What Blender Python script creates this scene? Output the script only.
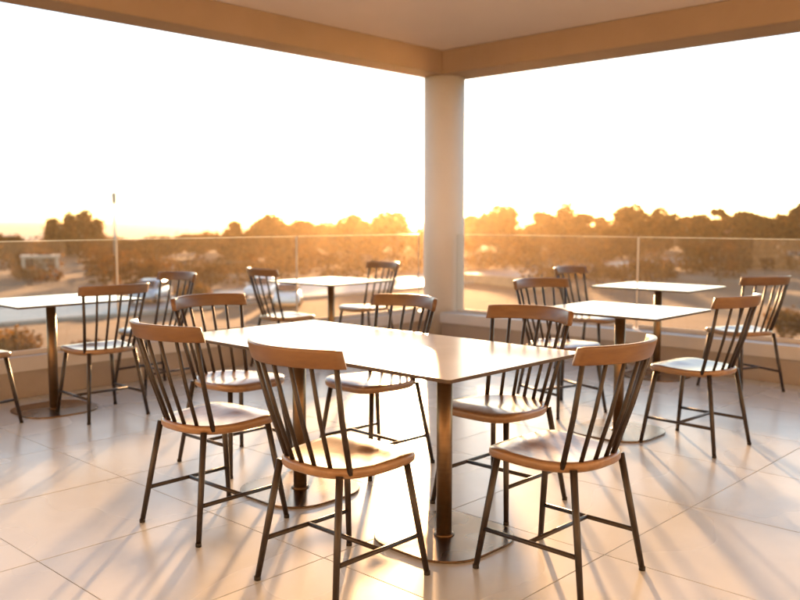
import bpy, bmesh, math, random
from mathutils import Vector, Matrix, noise

for o in list(bpy.data.objects):
    bpy.data.objects.remove(o, do_unlink=True)
scene = bpy.context.scene
COL = scene.collection
R = math.radians
random.seed(7)

# ------------------------------------------------------------------ camera
# floor at z = 0; +X runs along the left balustrade, +Y along the right one
CAM_H, FPX = 1.28, 862.0
AZ, PITCH = R(43.3), math.atan(80 / 862)
FWD = Vector((math.cos(AZ) * math.cos(PITCH), math.sin(AZ) * math.cos(PITCH), -math.sin(PITCH)))
RIGHT = Vector((math.sin(AZ), -math.cos(AZ), 0))
UP = RIGHT.cross(FWD)
CAM = Vector((0, 0, CAM_H))
cd = bpy.data.cameras.new('camera')
cam = bpy.data.objects.new('camera', cd)
COL.objects.link(cam)
cam.location = CAM
cam.rotation_euler = FWD.to_track_quat('-Z', 'Y').to_euler()
cd.sensor_width = 36
cd.lens = FPX / 800 * 36
cd.clip_end = 20000
cd.clip_start = 0.05
cd.dof.use_dof = True
cd.dof.focus_distance = 3.25
cd.dof.aperture_fstop = 2.5
scene.camera = cam


def ray(px, py):
    return (px - 400) / FPX * RIGHT + (300 - py) / FPX * UP + FWD


def at_z(px, py, z):
    d = ray(px, py)
    return CAM + d * ((z - CAM_H) / d.z)


# ------------------------------------------------------------------ light
SUN = ray(426, 108).normalized()
sun_el = math.asin(SUN.z)
sun_az = math.atan2(SUN.y, SUN.x)
w = bpy.data.worlds.new('World')
scene.world = w
w.use_nodes = True
nt = w.node_tree
sky = nt.nodes.new('ShaderNodeTexSky')
sky.sky_type = 'NISHITA'
sky.sun_disc = False
sky.sun_elevation = sun_el
sky.sun_rotation = R(90) - sun_az
sky.air_density = 0.8
sky.dust_density = 0.15
sky.ozone_density = 0.7
nt.links.new(sky.outputs[0], nt.nodes['Background'].inputs[0])
nt.nodes['Background'].inputs[1].default_value = 0.115
ld = bpy.data.lights.new('sun', 'SUN')
ld.energy = 3.6
ld.angle = R(1.4)
ld.color = (1.0, 0.555, 0.255)
so = bpy.data.objects.new('sun', ld)
COL.objects.link(so)
so.rotation_euler = (-SUN).to_track_quat('-Z', 'Y').to_euler()
so.location = (0, 0, 30)
vs = scene.view_settings
vs.view_transform = 'Standard'
vs.look = 'None'
vs.gamma = 1
vs.exposure = 2.4
vs.use_curve_mapping = False
scene.render.engine = 'CYCLES'
scene.cycles.max_bounces = 9
scene.cycles.transparent_max_bounces = 24
scene.cycles.volume_bounces = 0
scene.render.film_transparent = False

# ------------------------------------------------------------------ materials
MATS = {}


def mat(name, col, rough=0.5, metal=0.0, var=0.0, nscale=8.0, bump=0.0, bscale=60.0, col2=None, spec=0.5,
        coat=0.0, stretch=None, rvar=0.0, island=0.0, gen=False):
    m = bpy.data.materials.new(name)
    m.use_nodes = True
    n, l = m.node_tree.nodes, m.node_tree.links
    b = n['Principled BSDF']
    b.inputs['Base Color'].default_value = (*col, 1)
    b.inputs['Roughness'].default_value = rough
    b.inputs['Metallic'].default_value = metal
    b.inputs['Specular IOR Level'].default_value = spec
    b.inputs['Coat Weight'].default_value = coat
    b.inputs['Coat Roughness'].default_value = 0.15
    tc = n.new('ShaderNodeTexCoord')
    mp = n.new('ShaderNodeMapping')
    geo = n.new('ShaderNodeNewGeometry')
    oi = n.new('ShaderNodeObjectInfo')
    if gen:
        l.new(geo.outputs['Position'], mp.inputs['Vector'])
    else:
        l.new(tc.outputs['Object'], mp.inputs['Vector'])
        vm = n.new('ShaderNodeVectorMath')
        vm.operation = 'SCALE'
        vm.inputs[0].default_value = (17.3, 9.1, 5.7)
        l.new(oi.outputs['Random'], vm.inputs['Scale'])
        l.new(vm.outputs[0], mp.inputs['Location'])
    if stretch:
        mp.inputs['Scale'].default_value = stretch
    if col2 or var:
        nz = n.new('ShaderNodeTexNoise')
        nz.inputs['Scale'].default_value = nscale
        nz.inputs['Detail'].default_value = 6
        nz.inputs['Roughness'].default_value = 0.62
        l.new(mp.outputs[0], nz.inputs['Vector'])
        rp = n.new('ShaderNodeValToRGB')
        c2 = col2 or tuple(c * (1 - var) for c in col)
        rp.color_ramp.elements[0].position = 0.33
        rp.color_ramp.elements[1].position = 0.68
        rp.color_ramp.elements[0].color = (*c2, 1)
        rp.color_ramp.elements[1].color = (*col, 1)
        l.new(nz.outputs['Fac'], rp.inputs['Fac'])
        out = rp.outputs['Color']
        if island:
            hs = n.new('ShaderNodeHueSaturation')
            mr = n.new('ShaderNodeMapRange')
            mr.inputs['To Min'].default_value = 1 - island
            mr.inputs['To Max'].default_value = 1 + island
            l.new(oi.outputs['Random'], mr.inputs['Value'])
            l.new(mr.outputs[0], hs.inputs['Value'])
            l.new(out, hs.inputs['Color'])
            out = hs.outputs['Color']
        l.new(out, b.inputs['Base Color'])
        if rvar:
            mr2 = n.new('ShaderNodeMapRange')
            mr2.inputs['To Min'].default_value = rough - rvar
            mr2.inputs['To Max'].default_value = rough + rvar
            nz2 = n.new('ShaderNodeTexNoise')
            nz2.inputs['Scale'].default_value = nscale * 0.6
            nz2.inputs['Detail'].default_value = 1.5
            l.new(mp.outputs[0], nz2.inputs['Vector'])
            mr2.inputs['From Min'].default_value = 0.3
            mr2.inputs['From Max'].default_value = 0.7
            l.new(nz2.outputs['Fac'], mr2.inputs['Value'])
            l.new(mr2.outputs[0], b.inputs['Roughness'])
    if bump:
        nb = n.new('ShaderNodeTexNoise')
        nb.inputs['Scale'].default_value = bscale
        nb.inputs['Detail'].default_value = 3
        l.new(mp.outputs[0], nb.inputs['Vector'])
        bp = n.new('ShaderNodeBump')
        bp.inputs['Strength'].default_value = bump
        bp.inputs['Distance'].default_value = 0.01
        l.new(nb.outputs['Fac'], bp.inputs['Height'])
        l.new(bp.outputs[0], b.inputs['Normal'])
    MATS[name] = m
    return m


mat('tile', (0.575, 0.605, 0.61), 0.27, col2=(0.515, 0.54, 0.545), nscale=2.2, bump=0.015, bscale=160, rvar=0.025, island=0.05, spec=0.5)
mat('grout', (0.07, 0.06, 0.05), 0.9, var=0.3)
mat('plaster', (0.78, 0.72, 0.65), 0.7, var=0.06, nscale=2.0, bump=0.12, bscale=90, gen=True)
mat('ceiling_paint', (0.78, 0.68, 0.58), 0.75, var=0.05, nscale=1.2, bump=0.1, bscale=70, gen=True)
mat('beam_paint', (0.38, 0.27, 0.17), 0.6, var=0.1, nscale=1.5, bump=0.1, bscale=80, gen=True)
mat('coping', (0.66, 0.61, 0.56), 0.5, var=0.1, nscale=4, bump=0.1, gen=True)
mat('upstand', (0.42, 0.34, 0.27), 0.6, var=0.15, nscale=3, bump=0.15, gen=True)
mat('table_laminate', (0.82, 0.78, 0.73), 0.22, coat=0.35, var=0.05, nscale=5, bump=0.03, bscale=120, spec=0.5, rvar=0.05)
mat('table_core', (0.07, 0.045, 0.03), 0.45, var=0.2)
mat('wood', (0.18, 0.095, 0.038), 0.40, col2=(0.13, 0.065, 0.027), nscale=7, stretch=(3.0, 0.55, 6.0), bump=0.06, bscale=30, island=0.12, coat=0.1)
mat('seat_wood', (0.30, 0.175, 0.085), 0.33, col2=(0.21, 0.115, 0.052), nscale=7, stretch=(0.55, 4.0, 6.0), bump=0.05, bscale=30, island=0.10, coat=0.3)
mat('bronze', (0.022, 0.013, 0.008), 0.42, var=0.25, nscale=30, spec=0.55, bump=0.04, bscale=300)
mat('pedestal_metal', (0.20, 0.13, 0.07), 0.33, metal=0.8, var=0.15, nscale=10, stretch=(1, 1, 9))
mat('base_steel', (0.27, 0.185, 0.115), 0.26, metal=1.0, var=0.12, nscale=6, rvar=0.07)
mat('rubber', (0.02, 0.017, 0.015), 0.8, var=0.2)
mat('earth', (0.17, 0.085, 0.032), 0.95, col2=(0.065, 0.033, 0.012), nscale=0.11, bump=0.5, bscale=2.5, gen=True)
mat('asphalt', (0.085, 0.085, 0.088), 0.42, var=0.3, nscale=0.5, bump=0.15, bscale=6, gen=True)
mat('kerb_stone', (0.35, 0.32, 0.28), 0.8, var=0.2, nscale=1, gen=True)
mat('road_paint', (0.7, 0.68, 0.62), 0.6, var=0.2, nscale=2, gen=True)
mat('bark', (0.10, 0.065, 0.042), 0.9, var=0.4, nscale=5, bump=0.4, bscale=12)
mat('white_wall', (0.46, 0.40, 0.32), 0.8, var=0.12, nscale=1.2, gen=True)
mat('ochre_wall', (0.52, 0.34, 0.19), 0.8, var=0.15, nscale=1.2, gen=True)
mat('roof_tile', (0.30, 0.13, 0.07), 0.8, var=0.3, nscale=4, gen=True)
mat('dark_glass', (0.02, 0.022, 0.025), 0.08, spec=0.7)
mat('door_paint', (0.16, 0.11, 0.07), 0.5, var=0.2)
mat('car_white', (0.72, 0.72, 0.72), 0.25, coat=0.6)
mat('car_silver', (0.42, 0.45, 0.48), 0.3, metal=0.5, coat=0.6)
mat('car_lamp', (0.7, 0.68, 0.62), 0.15)
mat('tail_lamp', (0.35, 0.03, 0.02), 0.2)
mat('galvanised', (0.32, 0.32, 0.32), 0.45, metal=0.7, var=0.15)
mat('low_wall', (0.46, 0.33, 0.20), 0.85, col2=(0.34, 0.24, 0.15), nscale=2.0, bump=0.3, bscale=10, gen=True)

# leaves: reflect a little, let the low sun through
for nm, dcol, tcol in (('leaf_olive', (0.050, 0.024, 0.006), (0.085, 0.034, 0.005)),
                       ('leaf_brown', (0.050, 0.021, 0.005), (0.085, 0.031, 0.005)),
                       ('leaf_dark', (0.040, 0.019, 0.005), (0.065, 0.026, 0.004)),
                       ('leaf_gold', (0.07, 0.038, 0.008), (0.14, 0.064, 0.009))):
    m = bpy.data.materials.new(nm)
    m.use_nodes = True
    n, l = m.node_tree.nodes, m.node_tree.links
    n.clear()
    out = n.new('ShaderNodeOutputMaterial')
    d = n.new('ShaderNodeBsdfDiffuse')
    t = n.new('ShaderNodeBsdfTranslucent')
    mx = n.new('ShaderNodeMixShader')
    mx.inputs[0].default_value = 0.45
    geo = n.new('ShaderNodeNewGeometry')
    for sh, c in ((d, dcol), (t, tcol)):
        hs = n.new('ShaderNodeHueSaturation')
        hs.inputs['Color'].default_value = (*c, 1)
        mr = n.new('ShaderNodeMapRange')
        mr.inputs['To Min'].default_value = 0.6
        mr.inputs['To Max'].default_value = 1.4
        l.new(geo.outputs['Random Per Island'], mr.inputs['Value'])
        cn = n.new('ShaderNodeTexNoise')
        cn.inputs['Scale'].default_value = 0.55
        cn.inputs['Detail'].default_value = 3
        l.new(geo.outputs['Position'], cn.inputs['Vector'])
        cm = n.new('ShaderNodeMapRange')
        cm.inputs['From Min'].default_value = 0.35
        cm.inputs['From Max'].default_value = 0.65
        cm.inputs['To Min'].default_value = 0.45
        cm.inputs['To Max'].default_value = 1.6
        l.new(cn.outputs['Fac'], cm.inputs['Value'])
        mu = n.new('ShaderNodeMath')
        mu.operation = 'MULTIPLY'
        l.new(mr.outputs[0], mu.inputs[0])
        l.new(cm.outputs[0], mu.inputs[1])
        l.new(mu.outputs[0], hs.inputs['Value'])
        l.new(hs.outputs[0], sh.inputs['Color'])
    l.new(d.outputs[0], mx.inputs[1])
    l.new(t.outputs[0], mx.inputs[2])
    l.new(mx.outputs[0], out.inputs['Surface'])
    MATS[nm] = m

# balustrade glass: clear, faintly dusty, reflecting by angle
m = bpy.data.materials.new('pane_glass')
m.use_nodes = True
n, l = m.node_tree.nodes, m.node_tree.links
n.clear()
out = n.new('ShaderNodeOutputMaterial')
tr = n.new('ShaderNodeBsdfTransparent')
tr.inputs[0].default_value = (0.95, 0.94, 0.92, 1)
gl = n.new('ShaderNodeBsdfGlossy')
gl.inputs['Roughness'].default_value = 0.02
fr = n.new('ShaderNodeFresnel')
fr.inputs[0].default_value = 1.45
mx = n.new('ShaderNodeMixShader')
gb = n.new('ShaderNodeNewGeometry')
fm = n.new('ShaderNodeMath')
fm.operation = 'SUBTRACT'
fm.use_clamp = True
l.new(fr.outputs[0], fm.inputs[0])
l.new(gb.outputs['Backfacing'], fm.inputs[1])
l.new(fm.outputs[0], mx.inputs[0])
l.new(tr.outputs[0], mx.inputs[1])
l.new(gl.outputs[0], mx.inputs[2])
du = n.new('ShaderNodeBsdfTranslucent')
du.inputs[0].default_value = (0.75, 0.68, 0.6, 1)
mx2 = n.new('ShaderNodeMixShader')
tc = n.new('ShaderNodeNewGeometry')
nz = n.new('ShaderNodeTexNoise')
nz.inputs['Scale'].default_value = 1.7
nz.inputs['Detail'].default_value = 8
l.new(tc.outputs['Position'], nz.inputs['Vector'])
mr = n.new('ShaderNodeMapRange')
mr.inputs['From Min'].default_value = 0.3
mr.inputs['From Max'].default_value = 0.75
mr.inputs['To Min'].default_value = 0.002
mr.inputs['To Max'].default_value = 0.009
l.new(nz.outputs['Fac'], mr.inputs['Value'])
l.new(mr.outputs[0], mx2.inputs[0])
l.new(mx.outputs[0], mx2.inputs[1])
l.new(du.outputs[0], mx2.inputs[2])
l.new(mx2.outputs[0], out.inputs['Surface'])
MATS['pane_glass'] = m
mat('glass_edge', (0.62, 0.56, 0.48), 0.2, spec=0.8)

m = bpy.data.materials.new('sea_water')
m.use_nodes = True
n, l = m.node_tree.nodes, m.node_tree.links
b = n['Principled BSDF']
b.inputs['Base Color'].default_value = (0.06, 0.085, 0.105, 1)
b.inputs['Roughness'].default_value = 0.55
b.inputs['IOR'].default_value = 1.33
b.inputs['Specular IOR Level'].default_value = 0.25
nz = n.new('ShaderNodeTexNoise')
nz.inputs['Scale'].default_value = 0.12
nz.inputs['Detail'].default_value = 5
g = n.new('ShaderNodeNewGeometry')
l.new(g.outputs['Position'], nz.inputs['Vector'])
bp = n.new('ShaderNodeBump')
bp.inputs['Strength'].default_value = 0.6
bp.inputs['Distance'].default_value = 1.0
l.new(nz.outputs['Fac'], bp.inputs['Height'])
l.new(bp.outputs[0], b.inputs['Normal'])
MATS['sea_water'] = m


# ------------------------------------------------------------------ mesh helpers
class MB:
    def __init__(self):
        self.v, self.f, self.s = [], [], []

    def add(self, vs, fs, smooth=False):
        o = len(self.v)
        self.v += [tuple(p) for p in vs]
        self.f += [tuple(i + o for i in f) for f in fs]
        self.s += [smooth] * len(fs)
        return self

    def box(self, x0, x1, y0, y1, z0, z1):
        vs = [(x, y, z) for x in (x0, x1) for y in (y0, y1) for z in (z0, z1)]
        return self.add(vs, [(0, 1, 3, 2), (4, 6, 7, 5), (0, 4, 5, 1), (2, 3, 7, 6), (0, 2, 6, 4), (1, 5, 7, 3)])

    def bbox(self, x0, x1, y0, y1, z0, z1, b=0.004, seg=2):
        bm = bmesh.new()
        bmesh.ops.create_cube(bm, size=1)
        for v in bm.verts:
            v.co = Vector(((x0 + x1) / 2 + v.co.x * (x1 - x0), (y0 + y1) / 2 + v.co.y * (y1 - y0), (z0 + z1) / 2 + v.co.z * (z1 - z0)))
        bmesh.ops.bevel(bm, geom=bm.edges[:], offset=b, segments=seg, affect='EDGES')
        bm.verts.index_update()
        self.add([v.co.copy() for v in bm.verts], [[v.index for v in f.verts] for f in bm.faces])
        bm.free()
        return self

    def rings(self, rings, cap=True, closed=True, smooth=True):
        n = len(rings[0])
        vs = [p for r in rings for p in r]
        fs = []
        for i in range(len(rings) - 1):
            for j in range(n if closed else n - 1):
                k = (j + 1) % n
                fs.append((i * n + j, i * n + k, (i + 1) * n + k, (i + 1) * n + j))
        if cap:
            fs.append(tuple(reversed(range(n))))
            fs.append(tuple((len(rings) - 1) * n + j for j in range(n)))
        return self.add(vs, fs, smooth)

    def tube(self, pts, rad, n=10):
        pts = [Vector(p) for p in pts]
        if not isinstance(rad, (list, tuple)):
            rad = [rad] * len(pts)
        rs = []
        for i, p in enumerate(pts):
            t = (pts[min(i + 1, len(pts) - 1)] - pts[max(i - 1, 0)]).normalized()
            a = Vector((0, 0, 1)) if abs(t.z) < 0.9 else Vector((1, 0, 0))
            u = t.cross(a).normalized()
            v = t.cross(u)
            rs.append([p + (u * math.cos(2 * math.pi * k / n) + v * math.sin(2 * math.pi * k / n)) * rad[i] for k in range(n)])
        return self.rings(rs)

    def mesh(self, name, material):
        me = bpy.data.meshes.new(name)
        me.from_pydata(self.v, [], self.f)
        me.polygons.foreach_set('use_smooth', self.s)
        me.materials.append(MATS[material])
        bm = bmesh.new()
        bm.from_mesh(me)
        bmesh.ops.recalc_face_normals(bm, faces=bm.faces[:])
        bm.to_mesh(me)
        bm.free()
        me.update()
        return me

    def build(self, name, material, parent=None, loc=(0, 0, 0)):
        return link(name, self.mesh(name, material), parent, loc)


def link(name, me, parent=None, loc=(0, 0, 0)):
    o = bpy.data.objects.new(name, me)
    COL.objects.link(o)
    o.parent = parent
    o.location = loc
    return o


def tag(o, label=None, cat=None, group=None, kind=None):
    for k, v in (('label', label), ('category', cat), ('group', group), ('kind', kind)):
        if v:
            o[k] = v
    return o


def empty(name, loc=(0, 0, 0), rz=0.0):
    o = bpy.data.objects.new(name, None)
    o.empty_display_size = 0.1
    COL.objects.link(o)
    o.location = loc
    o.rotation_euler = (0, 0, rz)
    return o


def copy_tree(o, parent=None):
    kids = list(o.children)
    c = o.copy()
    COL.objects.link(c)
    c.parent = parent
    for k in kids:
        copy_tree(k, c)
    return c


# ------------------------------------------------------------------ the terrace shell
GY, GX = 6.18, 6.93        # inner faces of the left and right upstand walls
BACK = -2.6                # house walls behind the camera
T = 0.76                   # tile module
X0, Y0 = 1.352 - 6 * T, 1.628 - 6 * T

slab = tag(MB().box(BACK - 0.3, GX + 0.34, BACK - 0.3, GY + 0.34, -0.40, -0.012).build('floor', 'grout'), kind='structure',
           label='pale stone tiled terrace floor under the tables', cat='floor')
tile_meshes = {}
i = 0
while X0 + i * T < GX:
    j = 0
    while Y0 + j * T < GY:
        xa, ya = max(X0 + i * T, BACK) + 0.0016, max(Y0 + j * T, BACK) + 0.0016
        xb, yb = min(X0 + (i + 1) * T, GX) - 0.0016, min(Y0 + (j + 1) * T, GY) - 0.0016
        if xb - xa > 0.02 and yb - ya > 0.02:
            key = (round(xb - xa, 3), round(yb - ya, 3))
            if key not in tile_meshes:
                tile_meshes[key] = MB().bbox(-key[0] / 2, key[0] / 2, -key[1] / 2, key[1] / 2, -0.0115, 0, 0.0012, 1).mesh('floor_tile', 'tile')
            o = link('floor_tile', tile_meshes[key], slab, ((xa + xb) / 2, (ya + yb) / 2, random.uniform(-0.0004, 0.0004)))
            o.rotation_euler = (random.uniform(-1, 1) * 0.0006, random.uniform(-1, 1) * 0.0006, 0)
        j += 1
    i += 1

BZ, CZ = 2.80, 3.04        # beam soffit, ceiling
tag(MB().box(BACK - 0.3, GX + 0.7, BACK - 0.3, GY + 0.7, CZ, CZ + 0.3).build('ceiling', 'ceiling_paint'), kind='structure',
    label='smooth warm plaster ceiling over the terrace', cat='ceiling')
bx, by = 6.98, 5.97       # inner faces of the beams
BWX, BWY = 0.48, 0.33
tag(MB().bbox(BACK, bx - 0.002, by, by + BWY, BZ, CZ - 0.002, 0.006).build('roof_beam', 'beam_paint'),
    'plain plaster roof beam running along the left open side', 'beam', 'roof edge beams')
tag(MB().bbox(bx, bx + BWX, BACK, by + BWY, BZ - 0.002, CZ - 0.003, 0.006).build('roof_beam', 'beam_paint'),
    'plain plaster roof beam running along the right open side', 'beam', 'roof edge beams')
tag(MB().box(BACK - 0.3, BACK, BACK, GY + 0.3, -0.012, CZ).build('wall_back_left', 'plaster'), kind='structure')
tag(MB().box(BACK, GX + 0.3, BACK - 0.3, BACK, -0.012, CZ).build('wall_back_right', 'plaster'), kind='structure')

# corner column
cc = Vector((7.215, 6.14, 0))
N = 48
RC = 0.222
rs = [[(cc.x + r * math.cos(2 * math.pi * k / N), cc.y + r * math.sin(2 * math.pi * k / N), z) for k in range(N)]
      for r, z in ((RC, -0.3), (RC, BZ - 0.004))]
tag(MB().rings(rs).build('corner_column', 'plaster'), 'round plaster column at the corner where both roof beams meet', 'column')


# upstand walls with coping, and glass panels standing in them
def seam_on_left(px):
    d = ray(px, 300)
    t = (GY + 0.1) / d.y
    return (CAM + d * t).x


def seam_on_right(px):
    d = ray(px, 300)
    t = (GX + 0.2) / d.x
    return (CAM + d * t).y


def upstand(axis, a0, a1, face, label):
    root = empty('upstand_wall', (0, 0, 0))
    tag(root, label, 'low wall', 'low walls along the terrace edge')
    w_ = MB()
    c_ = MB()
    if axis == 'x':
        w_.box(a0, a1, face + 0.02, face + 0.20, -0.4, 0.195)
        c_.bbox(a0, a1, face - 0.01, face + 0.22, 0.195, 0.30, 0.006)
    else:
        w_.box(face + 0.02, face + 0.28, a0, a1, -0.4, 0.195)
        c_.bbox(face - 0.01, face + 0.30, a0, a1, 0.195, 0.30, 0.006)
    w_.build('wall', 'upstand', root)
    c_.build('coping', 'coping', root)
    return root


upstand('x', BACK, cc.x - 0.215, GY, 'low upstand wall with pale coping under the left glass panels')
upstand('y', BACK, cc.y - 0.2, GX, 'low upstand wall with pale coping under the right glass panels')


def glass(axis, a0, a1, face, label):
    face = face + 0.1 if axis == 'y' else face
    root = empty('glass_panel', (0, 0, 0))
    tag(root, label, 'glass panel', 'frameless glass balustrade panels')
    g_, e_ = MB(), MB()
    zt = 1.125
    if axis == 'x':
        g_.box(a0, a1, face + 0.094, face + 0.106, 0.302, zt)
        e_.box(a0, a1, face + 0.0945, face + 0.1055, zt + 0.0005, zt + 0.004)
        s = [MB().box(a - .0025, a + .0025, face + 0.0945, face + 0.1055, 0.302, zt) for a in (a0 - .003, a1 + .003)]
    else:
        g_.box(face + 0.094, face + 0.106, a0, a1, 0.302, zt)
        e_.box(face + 0.0945, face + 0.1055, a0, a1, zt + 0.0005, zt + 0.004)
        s = [MB().box(face + 0.0945, face + 0.1055, a - .0025, a + .0025, 0.302, zt) for a in (a0 - .003, a1 + .003)]
    g_.build('pane', 'pane_glass', root)
    e_.build('top_edge', 'glass_edge', root)
    for q in s:
        q.build('side_edge', 'glass_edge', root)
    # clamp shoe
    k = MB()
    if axis == 'x':
        k.bbox(a0 + .02, a1 - .02, face + 0.08, face + 0.092, 0.300, 0.335, 0.002, 1)
    else:
        k.bbox(face + 0.08, face + 0.092, a0 + .02, a1 - .02, 0.300, 0.335, 0.002, 1)
    k.build('clamp_channel', 'coping', root)


s1, s2 = seam_on_left(118), seam_on_left(297)
pw = s2 - s1
edges = [cc.x - RC - 0.03, s2, s1, s1 - pw, s1 - 2 * pw, BACK + 0.03]
txt = ['glass balustrade panel on the left, the one ending at the column',
       'glass balustrade panel on the left, behind the two tables, second from the column',
       'glass balustrade panel on the left, at the picture edge, third from the column',
       'glass balustrade panel on the left side, fourth from the column',
       'glass balustrade panel on the left side, fifth from the column']
for k in range(5):
    if edges[k] - edges[k + 1] > 0.1:
        glass('x', edges[k + 1] + 0.008, edges[k] - 0.008, GY, txt[k])
r1 = seam_on_right(637)
pr = cc.y - RC - r1
edges = [cc.y - RC - 0.03, r1, r1 - 2.2, r1 - 4.4, BACK + 0.03]
txt = ['glass balustrade panel on the right, the one ending at the column',
       'glass balustrade panel on the right, behind the rightmost tables, second from the column',
       'glass balustrade panel on the right side, third from the column',
       'glass balustrade panel on the right side, fourth from the column']
for k in range(4):
    if edges[k] - edges[k + 1] > 0.1:
        glass('y', edges[k + 1] + 0.008, edges[k] - 0.008, GX, txt[k])


# ------------------------------------------------------------------ chairs
def seat_mesh():
    n, nr = 48, 9
    mb = MB()

    def outline(a):
        c, s = math.cos(a), math.sin(a)
        e = 2 / 3.6 if c > 0 else 2 / 2.6
        x = math.copysign(abs(c) ** e, c)
        y = math.copysign(abs(s) ** e, s)
        wdt = 0.205 + 0.018 * x
        return x * 0.213, y * wdt

    def top(x, y):
        u, v = x / 0.213, y / 0.215
        dish = -0.013 * max(0, 1 - ((u + 0.25) / 0.75) ** 2) * (1 - 0.55 * v * v)
        front = -0.010 * max(0, (u - 0.55) / 0.45) ** 2
        pommel = 0.005 * math.exp(-(v / 0.3) ** 2) * max(0, min(1, u * 1.6 + 0.1)) * (1 - max(0, (u - .5) / .5))
        return 0.462 + dish + front + pommel
    rings = []
    for k in range(nr):
        r = (k + 0.35) / (nr - 1 + 0.35)
        rings.append([(lambda p: (p[0] * r * .975, p[1] * r * .975, top(p[0] * r, p[1] * r)))(outline(2 * math.pi * j / n)) for j in range(n)])
    for r, dz in ((0.995, -0.004), (1.003, -0.011), (1.0, -0.026), (0.97, -0.034), (0.6, -0.038), (0.1, -0.039)):
        rings.append([(lambda p: (p[0] * r, p[1] * r, top(p[0], p[1]) + dz))(outline(2 * math.pi * j / n)) for j in range(n)])
    mb.rings(rings)
    return mb


RAIL_Z0, RAIL_Z1 = 0.806, 0.872
LEAN = 0.30                       # run of the back per metre of rise


def rail_x(t, z):
    return -0.205 - (z - 0.46) * LEAN + 0.105 * t * t


def rail_mesh():
    mb = MB()
    rings = []
    ns = 22
    for k in range(ns + 1):
        t = -1 + 2 * k / ns
        y = 0.244 * t - 0.010 * t ** 3
        hs = 1.0 - 0.03 * t * t
        zc = (RAIL_Z0 + RAIL_Z1) / 2 + 0.004 * (1 - t * t)
        hh = (RAIL_Z1 - RAIL_Z0) / 2 * hs
        # frame across the arc
        tx, ty = 0.210 * t, 0.245
        ln = math.hypot(tx, ty)
        nx, ny = -ty / ln, tx / ln
        th = 0.0125
        prof = []
        for a in range(16):
            ang = 2 * math.pi * a / 16
            c, s = math.cos(ang), math.sin(ang)
            e = 0.36
            prof.append((math.copysign(abs(c) ** e, c) * th, math.copysign(abs(s) ** e, s) * hh))
        if k in (0, ns):
            prof = [(p[0] * .85, p[1] * .95) for p in prof]
        ring = []
        for pn, pz in prof:
            z = zc + pz
            ring.append((rail_x(t, z) + nx * pn, y + ny * pn, z))
        rings.append(ring)
        if k == 0:
            t2 = -0.985
        if k in (0, ns):
            pass
    mb.rings(rings)
    return mb


def make_chair():
    root = empty('dining_chair')
    seat_mesh().build('seat', 'seat_wood', root)
    rail_mesh().build('back_rail', 'wood', root)
    for k in range(7):
        t = -1 + 2 * k / 6
        r = 0.0100 if k in (0, 6) else 0.0080
        tt = t * 0.90
        zt = RAIL_Z0 + 0.02
        a = Vector((-0.188 + 0.062 * t * t, 0.165 * t, 0.436))
        b_ = Vector((rail_x(tt, zt), 0.244 * tt - 0.01 * tt ** 3, zt))
        mid = a.lerp(b_, 0.5) + Vector((-0.006, 0, 0))
        MB().tube([a, mid, b_], [r * 1.05, r, r * .95], 8).build('spindle', 'bronze', root)
    feet = {}
    for sx in (-1, 1):
        for sy in (-1, 1):
            topp = Vector((0.160 * sx - 0.005, 0.155 * sy, 0.436))
            foot = Vector((0.225 * sx - 0.01, 0.205 * sy, 0.004))
            feet[sx, sy] = (topp, foot)
            lg = MB().tube([topp, topp.lerp(foot, 0.5), foot], [0.0132, 0.0124, 0.0106], 12).build('leg', 'bronze', root)
            MB().tube([foot + Vector((0, 0, 0.010)), foot - Vector((0, 0, 0.004))], [0.0118, 0.0118], 12).build('foot_glide', 'rubber', lg)
    mids = []
    for sy in (-1, 1):
        q = [feet[sx, sy][0].lerp(feet[sx, sy][1], 0.66) for sx in (-1, 1)]
        MB().tube(q, 0.0086, 10).build('stretcher', 'bronze', root)
        mids.append(q[0].lerp(q[1], 0.5))
    MB().tube(mids, 0.0086, 10).build('stretcher', 'bronze', root)
    return root


CHAIRS = [  # x, y, facing (deg, 0 = +X), label
    (2.050, 2.205, 0, 'nearest chair on the near long side of the big table, seat glowing in the sun'),
    (2.080, 3.040, 1, 'chair on the near long side of the big table, left of the nearest chair'),
    (2.670, 3.700, -89, 'chair at the far short end of the big table, back rail above its corner'),
    (3.140, 3.150, 178, 'chair on the far long side of the big table, right in front of the column'),
    (3.090, 2.300, 180, 'chair on the far long side of the big table, nearer its front corner'),
    (2.635, 1.690, 89, 'chair at the near short end of the big table, lowest right in the photo'),
    (4.700, 2.110, 86, 'chair at the near right end of the square table behind the big table'),
    (4.930, 3.150, -107, 'chair tucked under the far left end of the square table behind the big table'),
    (6.480, 3.840, -91, 'chair at the far left of the farthest right table, half hidden behind another'),
    (6.500, 2.570, 66, 'rightmost chair, beside the glass at the end of the farthest right table'),
    (4.750, 5.840, -8, 'chair on the left of the small table near the left glass, facing it'),
    (5.770, 5.900, 175, 'chair on the right of the small table near the left glass, beside the column'),
    (2.740, 5.300, 89, 'chair seen from behind in front of the leftmost table'),
    (3.440, 5.820, 183, 'chair on the far right side of the leftmost table, partly behind another chair'),
    (2.020, 5.600, 8, 'chair cut by the left picture edge, only its front legs in view'),
]
proto = make_chair()
for k, (x, y, a, lab) in enumerate(CHAIRS):
    c = proto if k == 0 else None
    CHAIRS[k] = (x, y, a, lab)
made = [proto] + [copy_tree(proto) for _ in CHAIRS[1:]]
for o, (x, y, a, lab) in zip(made, CHAIRS):
    o.location = (x, y, 0.0005)
    o.rotation_euler = (0, 0, R(a))
    tag(o, lab, 'chair', 'spindle back chairs on the terrace')


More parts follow.
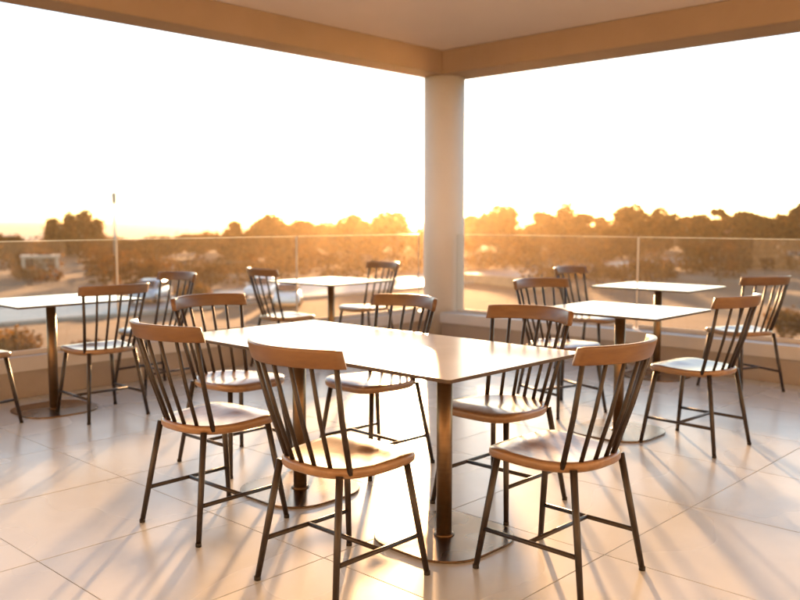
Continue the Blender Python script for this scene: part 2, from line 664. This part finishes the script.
# ------------------------------------------------------------------ tables
def rounded_rect(hx, hy, r, n=6):
    pts = []
    for cx_, cy_, a0 in ((hx - r, hy - r, 0), (-hx + r, hy - r, 90), (-hx + r, -hy + r, 180), (hx - r, -hy + r, 270)):
        for k in range(n + 1):
            a = R(a0 + 90 * k / n)
            pts.append((cx_ + r * math.cos(a), cy_ + r * math.sin(a)))
    return pts


def plate(mb, hx, hy, r, z0, z1, bev, n=6, cx=0, cy=0):
    rings = []
    for ins, z in ((bev, z0), (0, z0 + bev), (0, z1 - bev), (bev, z1)):
        rings.append([(cx + x, cy + y, z) for x, y in rounded_rect(hx - ins, hy - ins, max(r - ins, 0.001), n)])
    return mb.rings(rings, smooth=False)


def make_table(name, hx, hy, legs, x, y, a, label):
    root = empty(name, (x, y, 0.0005), R(a))
    tag(root, label, 'table', 'pedestal tables on the terrace')
    tt = plate(MB(), hx, hy, 0.015, 0.7285, 0.741, 0.001).build('table_top', 'table_core', root)
    plate(MB(), hx - 0.0008, hy - 0.0008, 0.0145, 0.7412, 0.7422, 0.0004).build('top_surface', 'table_laminate', tt)
    for (px, py) in legs:
        plate(MB(), 0.252, 0.252, 0.175, 0.0, 0.010, 0.002, 10, px, py).build('base_plate', 'base_steel', root)
        p = MB()
        p.rings([[(px + r * math.cos(2 * math.pi * k / 28), py + r * math.sin(2 * math.pi * k / 28), z) for k in range(28)]
                 for r, z in ((0.0315, 0.0102), (0.0315, 0.7205))])
        p.build('pedestal', 'pedestal_metal', root)
        q = MB()
        q.rings([[(px + r * math.cos(2 * math.pi * k / 28), py + r * math.sin(2 * math.pi * k / 28), z) for k in range(28)]
                 for r, z in ((0.042, 0.0101), (0.042, 0.014), (0.034, 0.018), (0.0318, 0.018))])
        q.build('collar', 'pedestal_metal', root)
        plate(MB(), 0.14, 0.14, 0.02, 0.7207, 0.7283, 0.001, 4, px, py).build('mounting_plate', 'pedestal_metal', root)
    return root


make_table('long_table', 0.425, 0.835, [(-0.03, -0.48), (-0.03, 0.42)], 2.625, 2.68, 0, 'big long pale table in the middle with two pedestals')
make_table('square_table', 0.36, 0.41, [(-.04, -.02)], 4.70, 2.59, 0, 'square pale table on the right, just behind the big table')
make_table('square_table', 0.35, 0.42, [(0, 0)], 6.56, 3.28, 0, 'farthest square pale table on the right, near the glass')
make_table('square_table', 0.40, 0.40, [(0, 0)], 5.17, 5.72, 3, 'small pale table by the left glass, left of the column')
make_table('square_table', 0.43, 0.36, [(-.08, -.05)], 2.66, 5.70, 0, 'leftmost pale table, cut by the left picture edge')

# ------------------------------------------------------------------ the land beyond
GZ = -4.2


def ground_z(x, y):
    r = math.hypot(x, y)
    z = GZ + 0.35 * noise.noise(Vector((x * 0.02, y * 0.02, 3.1)))
    z += 0.15 * noise.noise(Vector((x * 0.09, y * 0.09, 8.1)))
    if r > 230:
        z -= (r - 230) * 0.035
    return z


def polar(radii, n, zf):
    mb = MB()
    rings = [[(r * math.cos(2 * math.pi * k / n), r * math.sin(2 * math.pi * k / n), zf(r * math.cos(2 * math.pi * k / n), r * math.sin(2 * math.pi * k / n))) for k in range(n)] for r in radii]
    mb.rings(rings, cap=False)
    c = len(mb.v)
    mb.add([(0, 0, zf(0, 0))] + rings[0], [(0, 1 + k, 1 + (k + 1) % n) for k in range(n)], True)
    return mb


tag(polar([4 * 1.09 ** k for k in range(58)], 160, ground_z).build('ground', 'earth'), kind='structure')
SEA = -12.0
tag(polar([100 * 1.25 ** k for k in range(19)], 96, lambda x, y: SEA).build('sea', 'sea_water'), kind='structure')


def at_depth(px, depth):
    d = ray(px, 300)
    h = Vector((d.x, d.y, 0))
    h *= depth / (h.x * math.cos(AZ) + h.y * math.sin(AZ))
    return Vector((h.x, h.y, ground_z(h.x, h.y)))


def height_to(py, depth, base):
    # height of something whose top shows at photo row py
    return CAM_H + (220 - py) / 866.0 * depth - base


# road passing in front of the left side
ra, rb_ = at_z(-160, 330, GZ), at_z(330, 290, GZ)
dr = (rb_ - ra).normalized()
nr_ = Vector((-dr.y, dr.x, 0))
road = MB()
LEN = 150


def strip(o0, o1, dz, s0=-60, s1=LEN, st=3.0):
    rows = []
    s = s0
    while s <= s1 + 1e-6:
        p, q = ra + dr * s + nr_ * o0, ra + dr * s + nr_ * o1
        m_ = ra + dr * s
        z = max(ground_z(m_.x, m_.y), ground_z(p.x, p.y), ground_z(q.x, q.y)) + dz
        rows.append([(p.x, p.y, z), (q.x, q.y, z)])
        s += st
    return MB().rings(rows, cap=False, closed=False)


tag(strip(-4.5, 4.5, 0.08).build('road', 'asphalt'), kind='structure')
for off in (-4.7, 4.5):
    rows = []
    s = -60.0
    while s <= LEN:
        p, q = ra + dr * s + nr_ * off, ra + dr * s + nr_ * (off + 0.2)
        z = max(ground_z(p.x, p.y), ground_z(q.x, q.y), ground_z(*(ra + dr * s).xy)) + 0.19
        rows.append([(p.x, p.y, z - 0.4), (p.x, p.y, z), (q.x, q.y, z), (q.x, q.y, z - 0.4)])
        s += 3.0
    tag(MB().rings(rows, smooth=False).build('road_kerb', 'kerb_stone'), kind='structure')
mk = MB()
s = -58.0
while s < LEN - 4:
    mk2 = strip(-0.07, 0.07, 0.09, s, s + 3, 3.0)
    mk.add(mk2.v, mk2.f)
    s += 7
tag(mk.build('road_marking', 'road_paint'), kind='structure')


# ------------------------------------------------------------------ vegetation
def leaf_cloud(mb, centre, rad, count, size, rng, hollow=0.35):
    for _ in range(count):
        while True:
            v = Vector((rng.uniform(-1, 1), rng.uniform(-1, 1), rng.uniform(-1, 1)))
            if hollow < v.length < 1:
                break
        v *= rng.uniform(1.0, 1.5) if rng.random() < 0.22 else 1.0
        p = Vector((centre[0] + v.x * rad[0], centre[1] + v.y * rad[1], centre[2] + v.z * rad[2]))
        s = size * rng.uniform(0.6, 1.35)
        a = Vector((rng.gauss(0, 1), rng.gauss(0, 1), rng.gauss(0, .7))).normalized()
        b_ = a.cross(Vector((rng.gauss(0, 1), rng.gauss(0, 1), rng.gauss(0, 1)))).normalized()
        o = len(mb.v)
        mb.v += [tuple(p + a * s), tuple(p + b_ * s * .5), tuple(p - a * s), tuple(p - b_ * s * .5)]
        mb.f.append((o, o + 1, o + 2, o + 3))
        mb.s.append(False)


def leaf_mesh(mb, name, material):
    me = bpy.data.meshes.new(name)
    me.from_pydata(mb.v, [], mb.f)
    me.materials.append(MATS[material])
    me.update()
    return me


def make_tree(px, top, wpx, depth, style, leaf, label, rng):
    b = at_depth(px, depth)
    h = height_to(top - (4 if px > 225 or 50 < px < 105 else 0), depth, b.z)
    rw = wpx * 1.2 / 866.0 * depth / 2
    root = empty('pine_tree' if style == 'umbrella' else 'poplar_tree' if style == 'column' else 'broadleaf_tree', b)
    tag(root, label, 'tree', 'trees along the far tree line')
    tr, cr = MB(), MB()
    tr.tube([(0, 0, -0.4), (rng.uniform(-.2, .2), rng.uniform(-.2, .2), h * .4), (rng.uniform(-.3, .3), rng.uniform(-.3, .3), h * .82)],
            [0.03 * h, 0.02 * h, 0.006 * h], 8)
    lobes = []
    if style == 'round':
        n = rng.randint(13, 17)
        for k in range(n):
            a = 2 * math.pi * k / n + rng.uniform(-.3, .3)
            lvl = rng.uniform(0.22, 0.88)
            rr = rw * (1 - max(0, lvl - .55) * 1.5) * rng.uniform(.35, .78)
            lobes.append(((rr * math.cos(a), rr * math.sin(a), h * lvl), rw * rng.uniform(.26, .46)))
        lobes.append(((rng.uniform(-.15, .15) * rw, 0, h - rw * .34), rw * .36))
    elif style == 'umbrella':
        for k in range(11):
            a = 2 * math.pi * k / 11 + rng.uniform(-.3, .3)
            rr = rw * rng.uniform(.25, .82)
            lobes.append(((rr * math.cos(a), rr * math.sin(a), h * (.90 - .22 * (rr / rw) ** 2) - rw * .12), rw * rng.uniform(.2, .36)))
        lobes.append(((0, 0, h - rw * .28), rw * .3))
    elif style == 'column':
        lobes += [((rw * rng.uniform(-.2, .2), rw * rng.uniform(-.2, .2), h * q), rw * (1.05 - q * .55)) for q in (.25, .4, .55, .7, .82, .92)]
    else:                               # loose, gappy crown
        for k in range(15):
            a = rng.uniform(0, 6.28)
            rr = rw * rng.uniform(.3, .9)
            lobes.append(((rr * math.cos(a), rr * math.sin(a), h * rng.uniform(.3, .93)), rw * rng.uniform(.2, .36)))
        lobes.append(((0, 0, h - rw * .3), rw * .3))
    for (c, r_) in lobes:
        st = Vector((0, 0, h * rng.uniform(.3, .5)))
        if style != 'column':
            tr.tube([st, st.lerp(Vector(c), .6) + Vector((0, 0, .15)), c], [0.011 * h, 0.007 * h, 0.003 * h], 5)
        zr = r_ * (1.5 if style == 'column' else .62 if style == 'umbrella' else .82)
        leaf_cloud(cr, c, (r_, r_, zr), int(260 * (1 + min(r_, 3) * .6)), 0.18 + 0.06 * r_, rng)
    top_z = max(v[2] for v in cr.v)
    k = h / top_z
    cr.v = [(x, y, z * k) for x, y, z in cr.v]
    tr.build('trunk', 'bark', root)
    link('crown', leaf_mesh(cr, 'crown', leaf), root)


TREES = [
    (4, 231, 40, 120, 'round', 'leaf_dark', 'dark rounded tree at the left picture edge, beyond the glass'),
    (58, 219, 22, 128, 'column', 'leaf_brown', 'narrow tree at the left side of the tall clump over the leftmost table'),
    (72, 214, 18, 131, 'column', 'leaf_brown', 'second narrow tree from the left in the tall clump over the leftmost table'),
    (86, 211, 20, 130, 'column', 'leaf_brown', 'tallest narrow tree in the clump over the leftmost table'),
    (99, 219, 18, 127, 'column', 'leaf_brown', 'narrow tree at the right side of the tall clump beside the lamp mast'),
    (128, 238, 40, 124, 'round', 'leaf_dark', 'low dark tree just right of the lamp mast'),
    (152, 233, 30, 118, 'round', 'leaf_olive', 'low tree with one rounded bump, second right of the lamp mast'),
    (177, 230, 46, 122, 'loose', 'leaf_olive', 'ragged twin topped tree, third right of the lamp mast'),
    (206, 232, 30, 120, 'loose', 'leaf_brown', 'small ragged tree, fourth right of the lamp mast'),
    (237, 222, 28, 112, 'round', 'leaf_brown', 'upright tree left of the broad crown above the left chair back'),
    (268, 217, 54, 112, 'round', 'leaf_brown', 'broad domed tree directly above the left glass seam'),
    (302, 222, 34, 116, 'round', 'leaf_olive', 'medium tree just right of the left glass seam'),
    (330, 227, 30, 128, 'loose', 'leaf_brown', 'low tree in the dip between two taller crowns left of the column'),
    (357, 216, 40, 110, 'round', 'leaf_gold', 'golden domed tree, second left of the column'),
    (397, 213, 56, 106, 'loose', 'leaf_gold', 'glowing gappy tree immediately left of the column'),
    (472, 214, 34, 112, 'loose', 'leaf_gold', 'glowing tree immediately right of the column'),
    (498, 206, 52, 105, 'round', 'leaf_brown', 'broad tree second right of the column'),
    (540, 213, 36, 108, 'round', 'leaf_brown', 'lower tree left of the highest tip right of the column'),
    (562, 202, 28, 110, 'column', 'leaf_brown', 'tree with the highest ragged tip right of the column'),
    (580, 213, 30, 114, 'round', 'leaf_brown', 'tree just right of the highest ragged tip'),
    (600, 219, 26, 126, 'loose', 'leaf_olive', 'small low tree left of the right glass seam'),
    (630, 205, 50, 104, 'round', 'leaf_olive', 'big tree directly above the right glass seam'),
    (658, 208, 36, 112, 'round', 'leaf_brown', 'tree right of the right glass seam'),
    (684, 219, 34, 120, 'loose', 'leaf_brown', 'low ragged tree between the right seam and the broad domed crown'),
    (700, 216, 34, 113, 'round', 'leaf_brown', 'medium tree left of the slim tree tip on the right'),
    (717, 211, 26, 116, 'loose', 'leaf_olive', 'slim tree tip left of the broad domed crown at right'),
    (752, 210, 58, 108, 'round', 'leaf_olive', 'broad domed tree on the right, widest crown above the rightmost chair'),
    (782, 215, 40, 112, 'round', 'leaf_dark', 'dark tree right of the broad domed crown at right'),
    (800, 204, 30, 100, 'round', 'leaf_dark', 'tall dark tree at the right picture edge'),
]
for k, (px, top, wpx, dep, st, lf, lab) in enumerate(TREES):
    make_tree(px, top, wpx, dep, st, lf, lab, random.Random(100 + k))

# the wood behind and the scrub in front of the tree line
rng = random.Random(5)
wood = MB()
for k in range(210):
    px = rng.uniform(-600, 1400)
    dep = rng.uniform(132, 170)
    b = at_depth(px, dep)
    h = height_to(rng.uniform(236, 245) if px < 215 else rng.uniform(227, 237) if px < 330 else rng.uniform(217, 230), dep, b.z)
    rr = rng.uniform(2.0, 3.4)
    for q in range(4):
        c = (b.x + rng.uniform(-1, 1) * rr, b.y + rng.uniform(-1, 1) * rr, b.z + h * rng.uniform(.35, .8))
        leaf_cloud(wood, c, (rr * .8, rr * .8, h * .24), 110, 0.42, rng, 0.2)
tag(link('woodland', leaf_mesh(wood, 'woodland', 'leaf_dark')), 'dark mass of woodland behind the far tree line', 'woodland', kind='stuff')
scrub = MB()
for k in range(330):
    px = rng.uniform(-500, 1300)
    dep = rng.uniform(74, 118)
    b = at_depth(px, dep)
    s_ = (b - ra).dot(nr_)
    if abs(s_) < 6:
        continue
    rr = rng.uniform(0.8, 2.2)
    h = rr * rng.uniform(.9, 1.6)
    leaf_cloud(scrub, (b.x, b.y, b.z + h * .45), (rr, rr, h * .6), int(70 + 70 * rr), 0.24, rng, 0.2)
tag(link('scrub', leaf_mesh(scrub, 'scrub', 'leaf_olive')), 'brown scrub covering the ground below the tree line', 'scrub', kind='stuff')


def make_bush(px, py_base, top, wpx, leaf, label, seed):
    r_ = random.Random(seed)
    g_ = at_z(px, py_base, GZ)
    b = Vector((g_.x, g_.y, ground_z(g_.x, g_.y)))
    dep = (b - CAM).dot(Vector((math.cos(AZ), math.sin(AZ), 0)))
    h = max(0.5, height_to(top, dep, b.z))
    rw = wpx / 866 * dep / 2
    root = empty('bush', b)
    tag(root, label, 'bush', 'bushes between the terrace and the trees')
    st, cr = MB(), MB()
    for k in range(6):
        a = r_.uniform(0, 6.28)
        st.tube([(0.1 * math.cos(a), 0.1 * math.sin(a), -.1), (rw * .3 * math.cos(a), rw * .3 * math.sin(a), h * .4), (rw * .6 * math.cos(a), rw * .6 * math.sin(a), h * .75)], [.05, .035, .012], 6)
    for k in range(9):
        a = 2 * math.pi * k / 9 + r_.uniform(-.4, .4)
        q = rw * r_.uniform(.2, .65)
        leaf_cloud(cr, (q * math.cos(a), q * math.sin(a), h * r_.uniform(.45, .75)), (rw * .45, rw * .45, h * .28), 150, 0.10, r_, .2)
    st.build('stem', 'bark', root)
    link('foliage', leaf_mesh(cr, 'foliage', leaf), root)


make_bush(786, 346, 307, 52, 'leaf_gold', 'golden bush beyond the glass at the right picture edge', 1)
make_bush(12, 372, 330, 90, 'leaf_gold', 'wide golden bush low beyond the glass under the leftmost table', 2)
make_bush(92, 372, 338, 60, 'leaf_brown', 'brown bush beyond the glass behind the leftmost chair back', 3)
make_bush(30, 285, 266, 30, 'leaf_olive', 'olive bush half hiding the small pale hut', 12)
make_bush(152, 291, 262, 32, 'leaf_dark', 'dark rounded bush on the left beside the road', 4)
make_bush(208, 292, 263, 34, 'leaf_dark', 'dark bush to the right of the rear left chair back', 5)
make_bush(192, 306, 282, 44, 'leaf_gold', 'golden bush behind the rear left chair back', 6)
make_bush(720, 282, 238, 40, 'leaf_brown', 'pale brown tall bush above the far right table', 7)
make_bush(560, 290, 262, 50, 'leaf_brown', 'brown bush behind the chair backs right of the column', 8)
make_bush(600, 287, 258, 46, 'leaf_olive', 'olive bush left of the right glass seam', 9)


# low wall in the field right of the column
wa, wb = at_z(440, 281, GZ), at_z(545, 290, GZ)
dw = (wb - wa)
ang = math.atan2(dw.y, dw.x)
wl = empty('garden_wall', (wa.x, wa.y, ground_z(wa.x, wa.y)), ang)
tag(wl, 'low sunlit field wall just right of the column, beyond the glass', 'wall')
MB().box(0, dw.length, -.15, .15, -.6, .62).build('wall', 'low_wall', wl)
MB().bbox(-.04, dw.length + .04, -.19, .19, .62, .72, .01).build('coping', 'low_wall', wl)


def house(px, depth, wd, dp, hh, wallmat, roofed, name, label, rz):
    b = at_depth(px, depth)
    root = empty(name, b, rz)
    tag(root, label, 'building')
    MB().box(-wd / 2, wd / 2, -dp / 2, dp / 2, -.5, hh).build('wall', wallmat, root)
    if roofed:
        r = MB()
        e = .35
        r.add([(-wd / 2 - e, -dp / 2 - e, hh - .05), (wd / 2 + e, -dp / 2 - e, hh - .05), (wd / 2 + e, dp / 2 + e, hh - .05), (-wd / 2 - e, dp / 2 + e, hh - .05),
               (-wd / 2 - e, 0, hh + 1.3), (wd / 2 + e, 0, hh + 1.3)], [(0, 1, 5, 4), (2, 3, 4, 5), (0, 4, 3), (1, 2, 5), (3, 2, 1, 0)])
        r.build('roof', 'roof_tile', root)
    else:
        MB().bbox(-wd / 2 - .12, wd / 2 + .12, -dp / 2 - .12, dp / 2 + .12, hh + .003, hh + .2, .02).build('roof', wallmat, root)
    for k, wx in enumerate((-wd * .28, wd * .28)):
        f_ = MB().bbox(wx - .45, wx + .45, -dp / 2 - .05, -dp / 2 + .02, 1.0, 1.95, .01).build('window', 'door_paint', root)
        MB().box(wx - .37, wx + .37, -dp / 2 - .056, -dp / 2 - .045, 1.07, 1.88).build('pane', 'dark_glass', f_)
    d_ = MB().bbox(-.42, .42, -dp / 2 - .045, -dp / 2 + .02, 0, 2.0, .01).build('door', 'door_paint', root)
    MB().box(.28, .34, -dp / 2 - .09, -dp / 2 - .046, .95, 1.08).build('handle', 'galvanised', d_)


house(42, 82, 3.2, 3.0, 1.95, 'white_wall', False, 'white_hut', 'small pale flat roofed hut beyond the glass above the leftmost table', AZ - R(90) + R(22))
house(742, 126, 6.5, 5.0, 3.0, 'ochre_wall', True, 'house', 'ochre house half hidden among the trees at right', AZ - R(90) - R(14))


# lamp mast beside the road
b = at_depth(117, 82)
h = height_to(193, 82, b.z)
lm = empty('lamp_mast', b)
tag(lm, 'thin grey lamp mast rising above the trees on the left', 'street lamp')
MB().tube([(0, 0, -.3), (0, 0, h * .5), (0, 0, h)], [.17, .14, .11], 10).build('pole', 'galvanised', lm)
MB().tube([(0, 0, -.1), (0, 0, .5)], [.16, .15], 10).build('base', 'galvanised', lm)
MB().bbox(-.22, .22, -.16, .16, h - 1.0, h + .05, .05).build('lamp_head', 'galvanised', lm)


# parked cars
def make_car(loc, rz, paint, label):
    root = empty('parked_car', loc, rz)
    tag(root, label, 'car', 'cars parked by the road')
    # cross sections along x: (x, half width low, half width high, z low, z high)
    def loft(secs, name, material, parent):
        rings = []
        for x, wl_, wh_, z0, z1 in secs:
            rings.append([(x, -wl_ * .92, z0), (x, -wl_, z0 + (z1 - z0) * .35), (x, -wh_, z1 - .06), (x, -wh_ * .86, z1), (x, wh_ * .86, z1), (x, wh_, z1 - .06), (x, wl_, z0 + (z1 - z0) * .35), (x, wl_ * .92, z0)])
        return MB().rings(rings).build(name, material, parent)
    body = loft([(-2.02, .72, .66, .38, .62), (-1.9, .84, .80, .26, .86), (-1.2, .88, .83, .2, .93), (0, .89, .84, .18, .93), (.9, .88, .82, .2, .90), (1.75, .84, .76, .24, .76), (2.0, .74, .66, .36, .6)], 'body', paint, root)
    loft([(-1.78, .70, .60, .86, .90), (-1.25, .76, .62, .86, 1.38), (-.3, .77, .63, .86, 1.47), (.3, .76, .62, .86, 1.42), (1.05, .72, .62, .84, .88)], 'cabin', paint, root)
    MB().add([(.45, -.56, 1.36), (.45, .56, 1.36), (1.04, .60, .93), (1.04, -.60, .93)], [(0, 1, 2, 3)]).build('windscreen', 'dark_glass', root, (.03, 0, .03))
    MB().add([(-1.32, -.55, 1.34), (-1.32, .55, 1.34), (-1.76, .57, .95), (-1.76, -.57, .95)], [(0, 1, 2, 3)]).build('rear_window', 'dark_glass', root, (-.05, 0, .03))
    for sy in (-1, 1):
        MB().add([(-1.2, .745 * sy, 1.30), (.35, .745 * sy, 1.33), (.85, .775 * sy, .97), (-1.5, .775 * sy, .97)], [(0, 1, 2, 3)]).build('side_window', 'dark_glass', root)
        MB().bbox(1.86, 1.97, .42 * sy - .16, .42 * sy + .16, .56, .70, .02).build('headlight', 'car_lamp', root)
        MB().bbox(-2.0, -1.9, .55 * sy - .14, .55 * sy + .14, .62, .80, .02).build('tail_light', 'tail_lamp', root)
        MB().bbox(.62, .74, .90 * sy - .09, .90 * sy + .09, .93, 1.06, .02).build('mirror', paint, root)
        for sx in (-1.25, 1.3):
            wh = MB()
            wh.rings([[(sx + r_ * math.cos(2 * math.pi * k / 20), yy * sy, .31 + r_ * math.sin(2 * math.pi * k / 20)) for k in range(20)] for r_, yy in ((.25, .68), (.31, .70), (.31, .87), (.25, .895))])
            wo = wh.build('wheel', 'rubber', root)
            ri = MB()
            ri.rings([[(sx + r_ * math.cos(2 * math.pi * k / 20), yy * sy, .31 + r_ * math.sin(2 * math.pi * k / 20)) for k in range(20)] for r_, yy in ((.19, .88), (.19, .905), (.05, .91))])
            ri.build('rim', 'galvanised', wo)


for px, py, paint, lab, da in ((263, 299, 'car_white', 'white car behind the spindles of the chair by the small left table', 172),
                               (288, 305, 'car_white', 'white car just left of the left glass seam', 184),
                               (151, 303, 'car_silver', 'silver car half hidden behind the left chair back rail', 176)):
    g_ = at_z(px, py, GZ)
    so_ = (g_ - ra).dot(dr)
    z = ground_z(g_.x, g_.y)
    if abs((g_ - ra).dot(nr_)) < 4.6:
        z = max(ground_z(*(g_ + nr_ * q).xy) for q in (-4, -2, 0, 2, 4)) + 0.085
    make_car((g_.x, g_.y, z), AZ + R(da), paint, lab)

# ------------------------------------------------------------------ air
HZ = 1
if HZ:
    m = bpy.data.materials.new('haze_air')
    m.use_nodes = True
    n, l = m.node_tree.nodes, m.node_tree.links
    n.clear()
    out = n.new('ShaderNodeOutputMaterial')
    pv = n.new('ShaderNodeVolumePrincipled')
    pv.inputs['Color'].default_value = (0.97, 0.70, 0.40, 1)
    pv.inputs['Density'].default_value = 0.00028
    pv.inputs['Anisotropy'].default_value = 0.87
    l.new(pv.outputs[0], out.inputs['Volume'])
    MATS['haze_air'] = m
    hz = MB().box(-6200, 6200, -6200, 6200, SEA - 1.0, 7.5).build('haze', 'haze_air')
    tag(hz, 'thin warm evening haze over land and sea', 'haze', kind='stuff')
